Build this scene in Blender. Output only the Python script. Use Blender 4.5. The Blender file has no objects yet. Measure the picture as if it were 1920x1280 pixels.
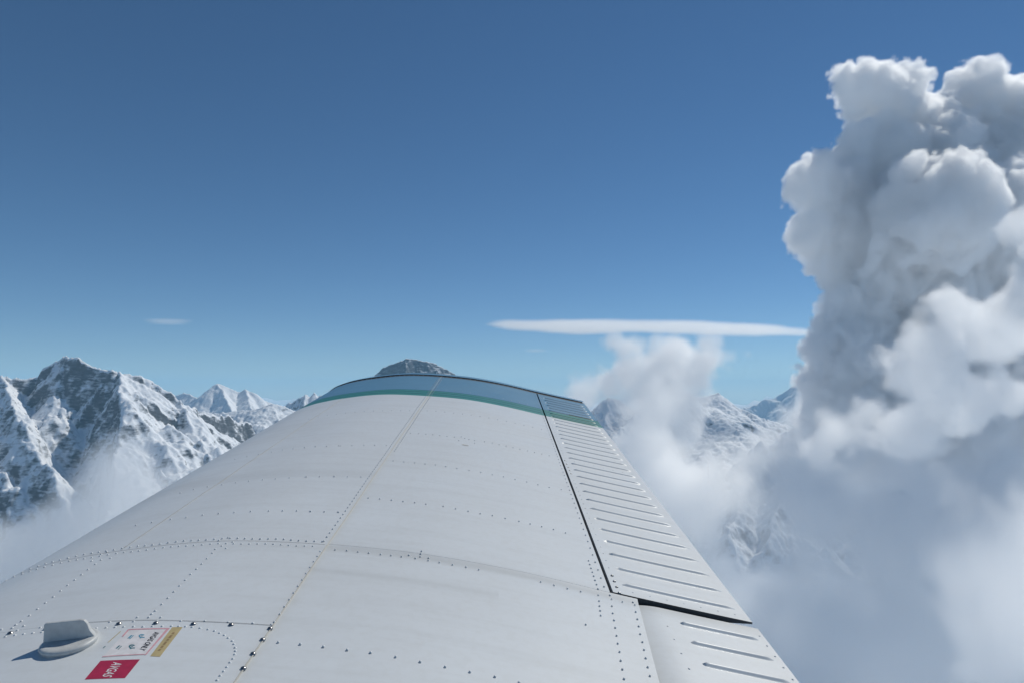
import bpy, bmesh, math, random
import numpy as np
from mathutils import Vector, Matrix

random.seed(5)
SC = bpy.context.scene
COL = SC.collection
R = math.radians

# ---------------------------------------------------------------- camera
PITCH = R(4.47)
FOC = 1280.0            # focal length in pixels of the 1920 px wide photograph
cd = bpy.data.cameras.new('camera')
cd.sensor_width = 36.0
cd.lens = 36.0 * FOC / 1920.0
cd.clip_start = 0.05
cd.clip_end = 200000.0
cam = bpy.data.objects.new('camera', cd)
COL.objects.link(cam)
cam.rotation_euler = (R(90) + PITCH, 0, 0)
SC.camera = cam

# ---------------------------------------------------------------- sky and sun
SUN_AZ, SUN_EL = R(47), R(48)
world = bpy.data.worlds.new('World')
SC.world = world
world.use_nodes = True
wn = world.node_tree
sky = wn.nodes.new('ShaderNodeTexSky')
sky.sky_type = 'NISHITA'
sky.sun_disc = False
sky.sun_elevation = SUN_EL
sky.sun_rotation = SUN_AZ
sky.altitude = 3600
sky.air_density = 1.0
sky.dust_density = 0.0
sky.ozone_density = 3.2
hs = wn.nodes.new('ShaderNodeHueSaturation')       # the camera's colour rendering of a clear high-altitude sky
hs.inputs['Hue'].default_value = 0.497
hs.inputs['Saturation'].default_value = 1.14
wn.links.new(sky.outputs['Color'], hs.inputs['Color'])
wn.links.new(hs.outputs['Color'], wn.nodes['Background'].inputs['Color'])
wn.nodes['Background'].inputs['Strength'].default_value = 0.086

sl = bpy.data.lights.new('sun', 'SUN')
sl.energy = 3.7
sl.angle = R(0.53)
sl.color = (1.0, 0.965, 0.88)
sun = bpy.data.objects.new('sun', sl)
COL.objects.link(sun)
sdir = Vector((math.sin(SUN_AZ) * math.cos(SUN_EL), math.cos(SUN_AZ) * math.cos(SUN_EL), math.sin(SUN_EL)))
sun.rotation_euler = sdir.to_track_quat('Z', 'Y').to_euler()

SC.view_settings.view_transform = 'Standard'
SC.view_settings.look = 'None'
SC.view_settings.gamma = 1.0
SC.view_settings.use_curve_mapping = False
SC.view_settings.exposure = -0.22
SC.render.engine = 'CYCLES'
SC.cycles.use_denoising = True
SC.cycles.max_bounces = 26
SC.cycles.volume_bounces = 24
SC.cycles.diffuse_bounces = 3
SC.cycles.glossy_bounces = 3
SC.cycles.transparent_max_bounces = 16

# ---------------------------------------------------------------- helpers
CP, SP = math.cos(PITCH), math.sin(PITCH)


def cam2world(X, U, F):
    return np.stack([np.asarray(X, float) + 0 * np.asarray(F, float),
                     np.asarray(F, float) * CP - np.asarray(U, float) * SP,
                     np.asarray(F, float) * SP + np.asarray(U, float) * CP], -1)


def far_point(px, py, D):
    """World point at forward distance D on the sight line of a photograph pixel."""
    v = cam2world((px - 960) / FOC, (640 - py) / FOC, 1.0)
    return v * (D / v[1])


def tag(o, label=None, cat=None, kind=None, group=None):
    if label: o['label'] = label
    if cat: o['category'] = cat
    if kind: o['kind'] = kind
    if group: o['group'] = group
    return o


def mesh_obj(name, verts, faces, mat=None, parent=None, smooth=False, uv=None):
    me = bpy.data.meshes.new(name)
    me.from_pydata([tuple(map(float, v)) for v in verts], [], [tuple(f) for f in faces])
    if uv is not None:
        lay = me.uv_layers.new(name='UVMap')
        li = np.empty(len(me.loops), np.int32)
        me.loops.foreach_get('vertex_index', li)
        lay.data.foreach_set('uv', np.asarray(uv, np.float32)[li].ravel())
    if mat: me.materials.append(mat)
    if smooth: me.polygons.foreach_set('use_smooth', [True] * len(me.polygons))
    me.update()
    o = bpy.data.objects.new(name, me)
    COL.objects.link(o)
    if parent: o.parent = parent
    return o


def new_mat(name):
    m = bpy.data.materials.new(name)
    m.use_nodes = True
    nt = m.node_tree
    return m, nt, nt.nodes['Principled BSDF']


def node(nt, kind, **kw):
    n = nt.nodes.new(kind)
    for k, v in kw.items():
        if k in ('operation', 'blend_type', 'data_type', 'noise_dimensions', 'noise_type', 'use_clamp', 'attribute_name', 'interpolation'):
            setattr(n, k, v)
        else:
            n.inputs[k.replace('_', ' ')].default_value = v
    return n


def ramp(nt, fac, stops):
    r = nt.nodes.new('ShaderNodeValToRGB')
    e = r.color_ramp.elements
    while len(e) < len(stops): e.new(0.5)
    for el, (p, c) in zip(e, stops):
        el.position = p
        el.color = (*c, 1) if len(c) == 3 else c
    nt.links.new(fac, r.inputs['Fac'])
    return r


def math_node(nt, op, a, b=None, clamp=False):
    n = nt.nodes.new('ShaderNodeMath')
    n.operation = op
    n.use_clamp = clamp
    for i, v in enumerate((a, b)):
        if v is None: continue
        if isinstance(v, (int, float)): n.inputs[i].default_value = v
        else: nt.links.new(v, n.inputs[i])
    return n.outputs[0]


def mix_col(nt, fac, a, b):
    n = nt.nodes.new('ShaderNodeMix')
    n.data_type = 'RGBA'
    if isinstance(fac, (int, float)): n.inputs[0].default_value = fac
    else: nt.links.new(fac, n.inputs[0])
    for i, v in ((6, a), (7, b)):
        if isinstance(v, tuple): n.inputs[i].default_value = (*v, 1)
        else: nt.links.new(v, n.inputs[i])
    return n.outputs[2]


# 2D gradient noise for terrain
_P = np.random.default_rng(11).permutation(512)
_P = np.concatenate([_P, _P])
_GA = np.random.default_rng(12).uniform(0, 2 * np.pi, 512)
_GX, _GY = np.cos(_GA), np.sin(_GA)


def perlin(x, y):
    xi = np.floor(x).astype(np.int64); yi = np.floor(y).astype(np.int64)
    xf = x - xi; yf = y - yi
    u = xf * xf * xf * (xf * (xf * 6 - 15) + 10); v = yf * yf * yf * (yf * (yf * 6 - 15) + 10)

    def g(ix, iy, dx, dy):
        h = _P[(_P[ix & 511] + iy) & 511]
        return _GX[h] * dx + _GY[h] * dy
    a = g(xi, yi, xf, yf); b = g(xi + 1, yi, xf - 1, yf)
    c = g(xi, yi + 1, xf, yf - 1); d = g(xi + 1, yi + 1, xf - 1, yf - 1)
    return ((a + u * (b - a)) * (1 - v) + (c + u * (d - c)) * v) * 1.5


def fbm(x, y, octv=5, gain=0.5):
    s = 0; a = 1.0
    for k in range(octv):
        s = s + a * perlin(x * 2 ** k + 17.3 * k, y * 2 ** k - 9.1 * k)
        a *= gain
    return s


def ridged(x, y, octv=5, gain=0.5):
    s = 0; a = 1.0; w = 1.0
    for k in range(octv):
        n = 1 - np.abs(perlin(x * 2 ** k + 31.7 * k, y * 2 ** k + 5.9 * k))
        n = n * n * w
        w = np.clip(n * 1.6, 0, 1)
        s = s + a * n
        a *= gain
    return s


# ---------------------------------------------------------------- snow and rock
def mountain_material(name, snow_lo, snow_hi, grain, rock=(0.13, 0.135, 0.145)):
    m, nt, b = new_mat(name)
    L = nt.links.new
    geo = nt.nodes.new('ShaderNodeNewGeometry')
    tc = nt.nodes.new('ShaderNodeTexCoord')
    sep = nt.nodes.new('ShaderNodeSeparateXYZ'); L(geo.outputs['Normal'], sep.inputs[0])
    n1 = node(nt, 'ShaderNodeTexNoise', Scale=1 / (grain * 6), Detail=9.0, Roughness=0.72); L(tc.outputs['Object'], n1.inputs['Vector'])
    # beds of rock: noise squeezed in height
    mp = nt.nodes.new('ShaderNodeMapping'); mp.inputs['Scale'].default_value = (0.55, 0.55, 1.7); mp.inputs['Rotation'].default_value = (0.25, 0.35, 0)
    L(tc.outputs['Object'], mp.inputs['Vector'])
    n2 = node(nt, 'ShaderNodeTexNoise', Scale=1 / (grain * 3.0), Detail=6.0, Roughness=0.6); L(mp.outputs[0], n2.inputs['Vector'])
    t = math_node(nt, 'ADD', sep.outputs['Z'], math_node(nt, 'MULTIPLY', math_node(nt, 'SUBTRACT', n1.outputs['Fac'], 0.5), 0.36))
    t = math_node(nt, 'ADD', t, math_node(nt, 'MULTIPLY', math_node(nt, 'SUBTRACT', n2.outputs['Fac'], 0.5), 0.5))
    f = ramp(nt, t, [(snow_lo, (0, 0, 0)), (snow_hi, (1, 1, 1))])
    rk = ramp(nt, n2.outputs['Fac'], [(0.3, tuple(0.55 * c for c in rock)), (0.55, rock), (0.72, tuple(2.0 * c for c in rock))])
    col = mix_col(nt, f.outputs['Color'], rk.outputs['Color'], (0.80, 0.82, 0.85))
    L(col, b.inputs['Base Color'])
    b.inputs['Roughness'].default_value = 0.8
    b.inputs['Specular IOR Level'].default_value = 0.15
    bp = nt.nodes.new('ShaderNodeBump'); bp.inputs['Strength'].default_value = 0.5; bp.inputs['Distance'].default_value = grain * 0.8
    hh = math_node(nt, 'ADD', n1.outputs['Fac'], n2.outputs['Fac'])
    L(hh, bp.inputs['Height']); L(bp.outputs[0], b.inputs['Normal'])
    return m


def height_patch(name, x0, x1, y0, y1, step, ridges, slope, amp, mat, base=-1700.0, gully=150.0, rough=1.0, label='', seed=0.0, rim=900.0):
    """A mountain as a height field: the highest of the flanks that fall away from its ridges, cut by gullies."""
    x0 -= rim; x1 += rim; y0 -= rim * 0.6; y1 += rim
    nx = int((x1 - x0) / step) + 1; ny = int((y1 - y0) / step) + 1
    gx, gy = np.meshgrid(np.linspace(x0, x1, nx), np.linspace(y0, y1, ny), indexing='ij')
    wx = gx + 0.16 * gully * fbm(gx / (gully * 2.2) + seed, gy / (gully * 2.2), 5, 0.6)
    wy = gy + 0.16 * gully * fbm(gx / (gully * 2.2) - 40 + seed, gy / (gully * 2.2) + 70, 5, 0.6)
    H = base + 160 * fbm(gx / 1500, gy / 1500, 6)
    for ri, rd in enumerate(ridges):
        pts = np.array([far_point(*p) for p in rd['p']])
        sl = rd.get('s', slope)
        arc = 0.0
        best = np.full(gx.shape, -1e9); bal = np.zeros(gx.shape); bds = np.zeros(gx.shape)
        for a, b in zip(pts[:-1], pts[1:]):
            d = (b - a)[:2]; L2 = d @ d
            t = np.clip(((wx - a[0]) * d[0] + (wy - a[1]) * d[1]) / L2, 0, 1)
            qx = wx - (a[0] + t * d[0]); qy = wy - (a[1] + t * d[1])
            dist = np.sqrt(qx * qx + qy * qy)
            Ls = math.sqrt(L2)
            side = np.sign(qx * d[1] - qy * d[0])
            sv = np.where(side > 0, rd.get('sr', sl), rd.get('sl', sl))
            h = a[2] + t * (b[2] - a[2]) - sv * dist * (1 - 0.2 * np.clip(dist / 2500, 0, 1)) - rd.get('cap', 0.0) * np.minimum(dist, 160)
            up = h > best
            best = np.where(up, h, best); bds = np.where(up, dist, bds)
            bal = np.where(up, arc + t * Ls + side * 3000 + 0.25 * gully * perlin(gx / gully, gy / gully), bal)
            arc += Ls
        fl = ridged(bal / (gully * 1.5) + ri * 7.7, bds / (gully * 9) + seed, 4, 0.5)
        best = best - amp * 0.8 * (1.15 - fl) * np.clip(bds / 350, 0, 1)
        H = np.maximum(H, best)
    near = np.clip((np.max(H) - H) / 600, 0, 1)
    g1 = ridged(gx / (gully * 3.2) + seed * 3, gy / (gully * 3.2) - seed, 7, 0.56)
    H = H + amp * rough * (g1 - 1.0) * (0.12 + 0.5 * near) + 0.10 * amp * (ridged(gx / (gully * 0.5) - seed, gy / (gully * 0.5), 4, 0.65) - 1.0)
    ex = np.minimum(np.minimum(gx - x0, x1 - gx), np.minimum((gy - y0) / 0.6, y1 - gy)) / rim
    H = H - 2600 * np.clip(1 - ex, 0, 1) ** 2
    verts = np.stack([gx, gy, H], -1).reshape(-1, 3)
    i, j = np.meshgrid(np.arange(nx - 1), np.arange(ny - 1), indexing='ij')
    k = (i * ny + j).ravel()
    faces = np.stack([k, k + ny, k + ny + 1, k + 1], -1)
    me = bpy.data.meshes.new(name)
    me.vertices.add(len(verts)); me.vertices.foreach_set('co', verts.astype(np.float32).ravel())
    me.loops.add(faces.size); me.loops.foreach_set('vertex_index', faces.astype(np.int32).ravel())
    me.polygons.add(len(faces)); me.polygons.foreach_set('loop_start', np.arange(0, faces.size, 4, dtype=np.int32))
    me.update(calc_edges=True)
    me.polygons.foreach_set('use_smooth', np.ones(len(faces), bool))
    me.materials.append(mat)
    o = bpy.data.objects.new(name, me)
    COL.objects.link(o)
    return tag(o, label, 'mountain', 'structure')


ALP = mountain_material('alpine_snow_and_rock', 0.40, 0.60, 14)
ALP_ROCKY = mountain_material('dark_limestone_wall', 0.33, 0.54, 12)
ALP_DARK = mountain_material('bare_rock_face', 0.60, 0.95, 20, rock=(0.10, 0.11, 0.13))
ALP_SNOWY = mountain_material('glaciated_peak', 0.25, 0.45, 22)

# ---------------------------------------------------------------- terrain
NG = 260
gs = np.sign(np.linspace(-1, 1, NG)) * np.abs(np.linspace(-1, 1, NG)) ** 1.8 * 70000
GX, GY = np.meshgrid(gs, gs, indexing='ij')
rr = np.hypot(GX, GY)
GZ = -2600 + 420 * fbm(GX / 5200, GY / 5200, 6) + np.clip((rr - 13000) / 25000, 0, 1) * (1700 * ridged(GX / 16000 + 3, GY / 16000, 5) - 500)
GZ = np.minimum(GZ, -2100 + np.clip((rr - 14000) / 14000, 0, 1) * 2100)
i, j = np.meshgrid(np.arange(NG - 1), np.arange(NG - 1), indexing='ij')
k = (i * NG + j).ravel()
ground = mesh_obj('ground', np.stack([GX, GY, GZ], -1).reshape(-1, 3), np.stack([k, k + NG, k + NG + 1, k + 1], -1).tolist(), ALP_SNOWY, smooth=True)
tag(ground, 'snow covered alpine valleys and far ranges under the aircraft', 'ground', 'structure')

# big rocky massif on the left
height_patch('mountain', -7600, -2300, 4700, 8300, 10.5, [
    dict(p=[(-420, 800, 6500), (-150, 735, 6600), (0, 704, 6700), (20, 706, 6750), (65, 705, 6850), (76, 690, 6850), (100, 680, 6850), (122, 669, 6800), (148, 668, 6750),
            (172, 684, 6750), (190, 689, 6750), (215, 690, 6750), (245, 702, 6850), (275, 711, 6950), (300, 724, 7000), (335, 748, 7050), (352, 765, 7150), (400, 778, 7500), (470, 800, 8000)], sl=1.0, sr=1.95, cap=0.6),
    dict(p=[(0, 704, 6700), (20, 742, 6350), (50, 805, 6050), (95, 890, 5750), (140, 980, 5450)], sl=1.0, sr=1.7),
    dict(p=[(-80, 800, 6000), (0, 878, 5800), (55, 950, 5600), (130, 1040, 5400)], s=0.95),
    dict(p=[(228, 694, 6750), (224, 740, 6500), (218, 780, 6350), (262, 845, 6050), (330, 905, 5800), (400, 960, 5600)], sl=0.75, sr=1.8),
    dict(p=[(335, 748, 7050), (358, 795, 6750), (385, 860, 6450), (450, 930, 6200)], sl=0.8, sr=1.2),
    dict(p=[(122, 669, 6800), (105, 730, 6600), (112, 770, 6480)], s=1.2),
], 1.1, 150, ALP_ROCKY, gully=230, rough=0.8, label='big rock and snow massif left of the wing, its dark north wall in shade', seed=1.3)

# nearer ridge behind the leading edge, with the snow saddle
height_patch('mountain', -5000, -800, 6600, 9600, 12, [
    dict(p=[(330, 770, 8600), (400, 774, 8700), (445, 772, 8700), (480, 768, 8700), (508, 757, 8700), (545, 767, 8800), (590, 776, 8900), (680, 790, 9000)], sl=0.7, sr=0.7),
    dict(p=[(508, 757, 8700), (530, 800, 8300), (560, 850, 7900)], s=0.7),
    dict(p=[(390, 790, 8500), (460, 812, 8100), (420, 850, 7700)], s=0.45),
], 0.7, 95, ALP, gully=150, label='low snowy ridge with a white saddle right of the big massif', seed=4.1)

# snow pyramid and its shoulder
height_patch('mountain', -7200, -2600, 10600, 14200, 14, [
    dict(p=[(300, 752, 13000), (345, 735, 13000), (372, 748, 12600), (388, 733, 12300), (406, 718, 12200), (432, 728, 12250), (450, 734, 12300), (463, 728, 12300), (480, 737, 12300), (497, 752, 12400), (560, 772, 12600)], sl=0.95, sr=0.95),
    dict(p=[(406, 718, 12200), (425, 745, 11800), (440, 775, 11400)], s=1.0),
    dict(p=[(463, 728, 12300), (470, 755, 11900), (478, 790, 11500)], s=0.9),
], 0.9, 60, ALP_SNOWY, gully=230, rough=0.7, label='white snow pyramid with a sharp summit beside a rounded snow shoulder', seed=7.7)

# jagged crest left of the wing tip
height_patch('mountain', -4200, 0, 9600, 12600, 12, [
    dict(p=[(500, 790, 10800), (540, 757, 10800), (560, 745, 10700), (574, 738, 10700), (582, 744, 10700), (590, 735, 10700), (599, 744, 10700), (606, 740, 10700), (614, 745, 10750), (626, 752, 10800), (700, 770, 11000), (800, 780, 11000)], s=1.35),
    dict(p=[(574, 738, 10700), (565, 775, 10300)], s=0.9),
    dict(p=[(606, 740, 10700), (610, 780, 10300)], s=0.9),
], 1.0, 85, ALP, gully=130, label='jagged dark crest with several small pinnacles left of the wing tip', seed=2.2)

# the great wall behind the wing tip
height_patch('mountain', -4400, 1600, 12000, 15600, 14, [
    dict(p=[(600, 765, 13600), (640, 744, 13600), (680, 722, 13500), (698, 708, 13500), (716, 689, 13400), (740, 680, 13400), (763, 671, 13400), (788, 674, 13400), (818, 683, 13400), (840, 696, 13400), (860, 710, 13450), (920, 742, 13600), (1000, 765, 13700)], s=1.25),
    dict(p=[(763, 671, 13400), (762, 705, 13000), (765, 740, 12700)], s=1.3),
    dict(p=[(818, 683, 13400), (815, 720, 13000)], s=1.3),
], 1.2, 95, ALP_DARK, gully=240, label='broad dark rock summit rising just behind the wing tip', seed=9.4)

# peaks behind the middle cloud
height_patch('mountain', 400, 3600, 7200, 9800, 11, [
    dict(p=[(1060, 800, 8600), (1120, 762, 8500), (1142, 744, 8500), (1160, 748, 8500), (1186, 768, 8500), (1230, 790, 8500)], s=1.05),
    dict(p=[(1290, 730, 8900), (1240, 742, 8400), (1195, 775, 8000), (1150, 812, 7700)], s=1.0),
    dict(p=[(1142, 744, 8500), (1135, 790, 8100)], s=0.9),
], 1.0, 90, ALP_SNOWY, gully=140, label='grey pointed peak behind the trailing edge, half hidden by the small cloud', seed=3.3)

# rocky ridge and glacier to the right of the middle cloud
height_patch('mountain', 1600, 6200, 7000, 11000, 12, [
    dict(p=[(1250, 745, 9600), (1318, 742, 9400), (1345, 735, 9300), (1362, 748, 9200), (1385, 762, 9100), (1410, 775, 9000), (1440, 792, 8900), (1465, 806, 8800)], sl=0.9, sr=0.75),
    dict(p=[(1330, 760, 9000), (1370, 800, 8300), (1420, 850, 7700)], s=0.30),
    dict(p=[(1470, 815, 8200), (1520, 800, 8200), (1580, 790, 8300)], s=0.4),
], 0.9, 80, ALP_ROCKY, gully=160, label='rocky ridge over a bright snow slope between the two clouds', seed=5.9)

# far hazy pyramid
height_patch('mountain', 4400, 12500, 17500, 22500, 26, [
    dict(p=[(1360, 775, 20000), (1400, 765, 20000), (1450, 745, 20000), (1503, 712, 20000), (1545, 735, 20000), (1600, 760, 20000)], s=0.9),
    dict(p=[(1503, 712, 20000), (1490, 760, 19000)], s=0.8),
], 0.9, 110, ALP_SNOWY, gully=300, label='far pale pyramid peak just left of the tall cloud', seed=8.1)

# spiky dark crest in front of the glacier and the slope under the cloud
height_patch('mountain', 1500, 4700, 4300, 7000, 9, [
    dict(p=[(1400, 868, 5600), (1412, 840, 5600), (1425, 826, 5600), (1436, 840, 5600), (1450, 838, 5600), (1462, 822, 5600), (1482, 808, 5600), (1497, 800, 5600), (1520, 805, 5600), (1600, 800, 5700)], s=1.15),
    dict(p=[(1500, 830, 5500), (1470, 930, 5000), (1440, 1010, 4700)], s=1.0),
    dict(p=[(1400, 880, 5500), (1380, 960, 5000), (1360, 1020, 4700)], s=1.0),
], 1.1, 110, ALP_ROCKY, gully=150, label='dark spiky crest at the foot of the glacier right of the trailing edge', seed=6.6)


# ---------------------------------------------------------------- clouds: density worked out on a grid of voxels
def spline_noise(N, H, scale, rng):
    ws = []
    lat = []
    for n in N:
        x = np.arange(n) * H / scale
        m = int(x[-1]) + 5
        i = np.floor(x).astype(int); f = x - i
        W = np.zeros((n, m), np.float32)
        for o, w in enumerate(((1 - f) ** 3 / 6, (3 * f ** 3 - 6 * f ** 2 + 4) / 6, (-3 * f ** 3 + 3 * f ** 2 + 3 * f + 1) / 6, f ** 3 / 6)):
            W[np.arange(n), i + o] += w
        ws.append(W); lat.append(m)
    a = rng.normal(size=lat).astype(np.float32) * 1.9
    a = np.tensordot(ws[2], a, (1, 2))                   # z, x, y
    a = np.tensordot(ws[1], a, (1, 2))                   # y, z, x
    a = np.tensordot(ws[0], a, (1, 2))                   # x, y, z
    return a


def fbm3(N, H, scale, octv, rng, gain=0.55):
    s = np.zeros(N, np.float32); a = 1.0
    for _ in range(octv):
        if scale < H * 1.3: break
        s += a * spline_noise(N, H, scale, rng)
        scale *= 0.5; a *= gain
    return s


def cloud_material(name, aniso, tint=(1, 1, 1)):
    m = bpy.data.materials.new(name)
    m.use_nodes = True
    nt = m.node_tree
    nt.nodes.clear()
    pv = nt.nodes.new('ShaderNodeVolumePrincipled'); out = nt.nodes.new('ShaderNodeOutputMaterial')
    pv.inputs['Density'].default_value = 1.0
    pv.inputs['Color'].default_value = (*tint, 1)
    pv.inputs['Anisotropy'].default_value = aniso
    nt.links.new(pv.outputs[0], out.inputs['Volume'])
    return m


def voxel_group(name, N, H, mn, grid_obj, mat):
    gt = bpy.data.node_groups.new(name, 'GeometryNodeTree')
    gt.interface.new_socket('Geometry', in_out='INPUT', socket_type='NodeSocketGeometry')
    gt.interface.new_socket('Geometry', in_out='OUTPUT', socket_type='NodeSocketGeometry')
    nn, L = gt.nodes.new, gt.links.new
    go = nn('NodeGroupOutput'); vc = nn('GeometryNodeVolumeCube'); si = nn('GeometryNodeSampleIndex')
    na = nn('GeometryNodeInputNamedAttribute'); pos = nn('GeometryNodeInputPosition'); sm = nn('GeometryNodeSetMaterial')
    oi = nn('GeometryNodeObjectInfo'); oi.inputs['Object'].default_value = grid_obj
    vc.inputs['Min'].default_value = mn
    vc.inputs['Max'].default_value = [m + (n - 1) * H for m, n in zip(mn, N)]
    for k, s in enumerate(('Resolution X', 'Resolution Y', 'Resolution Z')): vc.inputs[s].default_value = N[k]
    na.data_type = 'FLOAT'; na.inputs[0].default_value = 'density'
    si.data_type = 'FLOAT'; si.domain = 'POINT'
    L(oi.outputs['Geometry'], si.inputs[0]); L(na.outputs[0], si.inputs['Value'])

    def vmath(op, a, b):
        n = nn('ShaderNodeVectorMath'); n.operation = op
        L(a, n.inputs[0])
        if op == 'SCALE': n.inputs['Scale'].default_value = b
        elif b is not None: n.inputs[1].default_value = b
        return n
    v = vmath('SUBTRACT', pos.outputs[0], mn)
    v = vmath('SCALE', v.outputs[0], 1 / H)
    v = vmath('ADD', v.outputs[0], (0.5, 0.5, 0.5))
    v = vmath('FLOOR', v.outputs[0], None)
    v = vmath('DOT_PRODUCT', v.outputs[0], (1, N[0], N[0] * N[1]))
    L(v.outputs['Value'], si.inputs['Index']); L(si.outputs[0], vc.inputs['Density'])
    L(vc.outputs[0], sm.inputs[0]); L(sm.outputs[0], go.inputs[0])
    sm.inputs['Material'].default_value = mat
    return gt


def cloud(name, label, D, H, blobs, ext, soft, mat, kids=(0, 0), noise=(0, 100, 4), seed=1, kind=None, pad=1.25, cat='cloud', gap=None, group=None):
    """blobs: (px, py, radius px, depth offset m, weight, flatness). Each grows kids[0] bulges, each of those kids[1]."""
    rng = np.random.default_rng(seed)
    sph = []
    for bl in blobs:
        px, py, r = bl[:3]
        dd = bl[3] if len(bl) > 3 else 0.0
        w = bl[4] if len(bl) > 4 else 1.0
        fl = bl[5] if len(bl) > 5 else 1.0
        c = far_point(px, py, D + dd)
        sph.append((c, r * (D + dd) / FOC, w, fl))
    grown = list(sph)
    for c, r, w, fl in sph:
        for _ in range(kids[0]):
            n = rng.normal(size=3); n /= np.linalg.norm(n)
            c1 = c + n * r * rng.uniform(0.72, 0.92) * np.array([1, 1, fl]); r1 = r * rng.uniform(0.22, 0.42)
            grown.append((c1, r1, w, fl))
            for _ in range(kids[1]):
                n2 = rng.normal(size=3); n2 /= np.linalg.norm(n2)
                if n2 @ n < 0: n2 = -n2
                c2 = c1 + n2 * r1 * 0.84 * np.array([1, 1, fl]); r2 = r1 * rng.uniform(0.2, 0.45)
                grown.append((c2, r2, w, fl))
    amp, nsc, noc = noise
    mar = soft + amp * 2.0 + 2 * H
    lo = np.min([c - r * np.array([1, 1, fl]) for c, r, w, fl in grown], 0) - mar
    hi = np.max([c + r * np.array([1, 1, fl]) for c, r, w, fl in grown], 0) + mar
    N = tuple(int(v) for v in np.ceil((hi - lo) / H) + 1)
    base = lo.copy()
    X = [np.arange(N[k]) * H + lo[k] for k in range(3)]
    nz = fbm3(N, H, nsc, noc, rng) * amp if amp else np.zeros(N, np.float32)
    dens = np.zeros(N, np.float32)
    for c, r, w, fl in grown:
        m = r + mar
        i0 = [max(0, int((c[k] - (m if k < 2 else m * fl + mar) - X[k][0]) / H)) for k in range(3)]
        i1 = [min(N[k], int((c[k] + (m if k < 2 else m * fl + mar) - X[k][0]) / H) + 2) for k in range(3)]
        if any(a >= b for a, b in zip(i0, i1)): continue
        s = tuple(slice(a, b) for a, b in zip(i0, i1))
        gx = (X[0][s[0]] - c[0]).astype(np.float32)[:, None, None]; gy = (X[1][s[1]] - c[1]).astype(np.float32)[None, :, None]
        gz = (X[2][s[2]] - c[2]).astype(np.float32)[None, None, :] / fl
        v = (r - np.sqrt(gx * gx + gy * gy + gz * gz)) * (1 if fl == 1 else 1) + nz[s]
        v = np.clip(v / soft, 0, 1) * w
        np.maximum(dens[s], v, out=dens[s])
    if gap is not None:                                    # ragged texture inside
        g = fbm3(N, H, gap[0], 5, rng)
        dens *= np.clip((g + gap[1]) * gap[2], 0, 1)
    for k in range(3):                                     # nothing touches the box's faces
        sl = [slice(None)] * 3
        sl[k] = 0; dens[tuple(sl)] = 0
        sl[k] = -1; dens[tuple(sl)] = 0
    dens *= ext
    mid = (lo + hi) / 2
    me = bpy.data.meshes.new(name + '_grid')
    me.vertices.add(dens.size)
    at = me.attributes.new('density', 'FLOAT', 'POINT')
    at.data.foreach_set('value', dens.transpose(2, 1, 0).ravel())
    go = bpy.data.objects.new(name + '_grid', me)          # holds the numbers only, never linked to the scene
    vol = bpy.data.volumes.new(name)
    vol.materials.append(mat)
    o = bpy.data.objects.new(name, vol)
    COL.objects.link(o)
    o.location = mid
    md = o.modifiers.new('voxels', 'NODES')
    md.node_group = voxel_group(name + '_voxels', N, H, [float(v) for v in lo - mid], go, mat)
    print('cloud', name, N, round(float((dens > 0).mean()), 3))
    return tag(o, label, cat, kind, group)


CUMULUS = cloud_material('cumulus_vapour', 0.4)
VEIL = cloud_material('thin_vapour', 0.35)

# the tower on the right
cloud('cumulus_cloud', 'towering grey and white cumulus cloud with bright knobbly tops at the right', 1700, 3.5, [
    (1640, 172, 58, 0), (1600, 160, 40, -20), (1695, 158, 42, 20), (1670, 235, 72, 30), (1745, 240, 62, 60), (1832, 192, 70, 100), (1905, 215, 72, 120), (1970, 260, 80, 140),
    (1655, 300, 85, 0), (1740, 320, 110, 60), (1860, 330, 120, 120),
    (1528, 350, 56, -40), (1521, 297, 16, -40), (1590, 350, 60, -20), (1545, 420, 58, -20), (1600, 440, 90, 0), (1570, 490, 50, 0),
    (1765, 405, 112, -150), (1700, 430, 100, -80), (1850, 420, 100, -60),
    (1650, 530, 90, 0), (1720, 540, 120, 30), (1850, 540, 110, 60),
    (1610, 610, 75, 0), (1560, 660, 55, 0, 0.8), (1610, 700, 95, 0), (1700, 670, 120, 40), (1840, 650, 110, 60),
    (1560, 740, 60, 0, 0.6), (1640, 800, 110, 0, 0.8), (1760, 800, 130, 0, 0.8), (1880, 780, 120, 40)],
    0.068, 8, CUMULUS, kids=(20, 18), noise=(10, 22, 3), seed=4)

# brighter heads in front of its foot
cloud('cumulus_cloud', 'row of bright rounded cloud heads climbing the right edge in front of the tall tower', 930, 3.3, [
    (1905, 430, 40, 0), (1930, 480, 45, 0), (1915, 540, 50, -10), (1960, 560, 60, 0),
    (1808, 600, 38, 0), (1822, 650, 45, 0), (1895, 620, 50, 10),
    (1745, 690, 62, 0), (1700, 720, 48, 0), (1790, 730, 60, 0), (1860, 720, 50, 0), (1640, 770, 45, 10, 0.7), (1580, 800, 45, 10, 0.6), (1700, 800, 70, 0, 0.7), (1530, 850, 40, 20, 0.5)],
    0.040, 14, CUMULUS, kids=(14, 12), noise=(19, 40, 5), seed=14)

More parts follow.
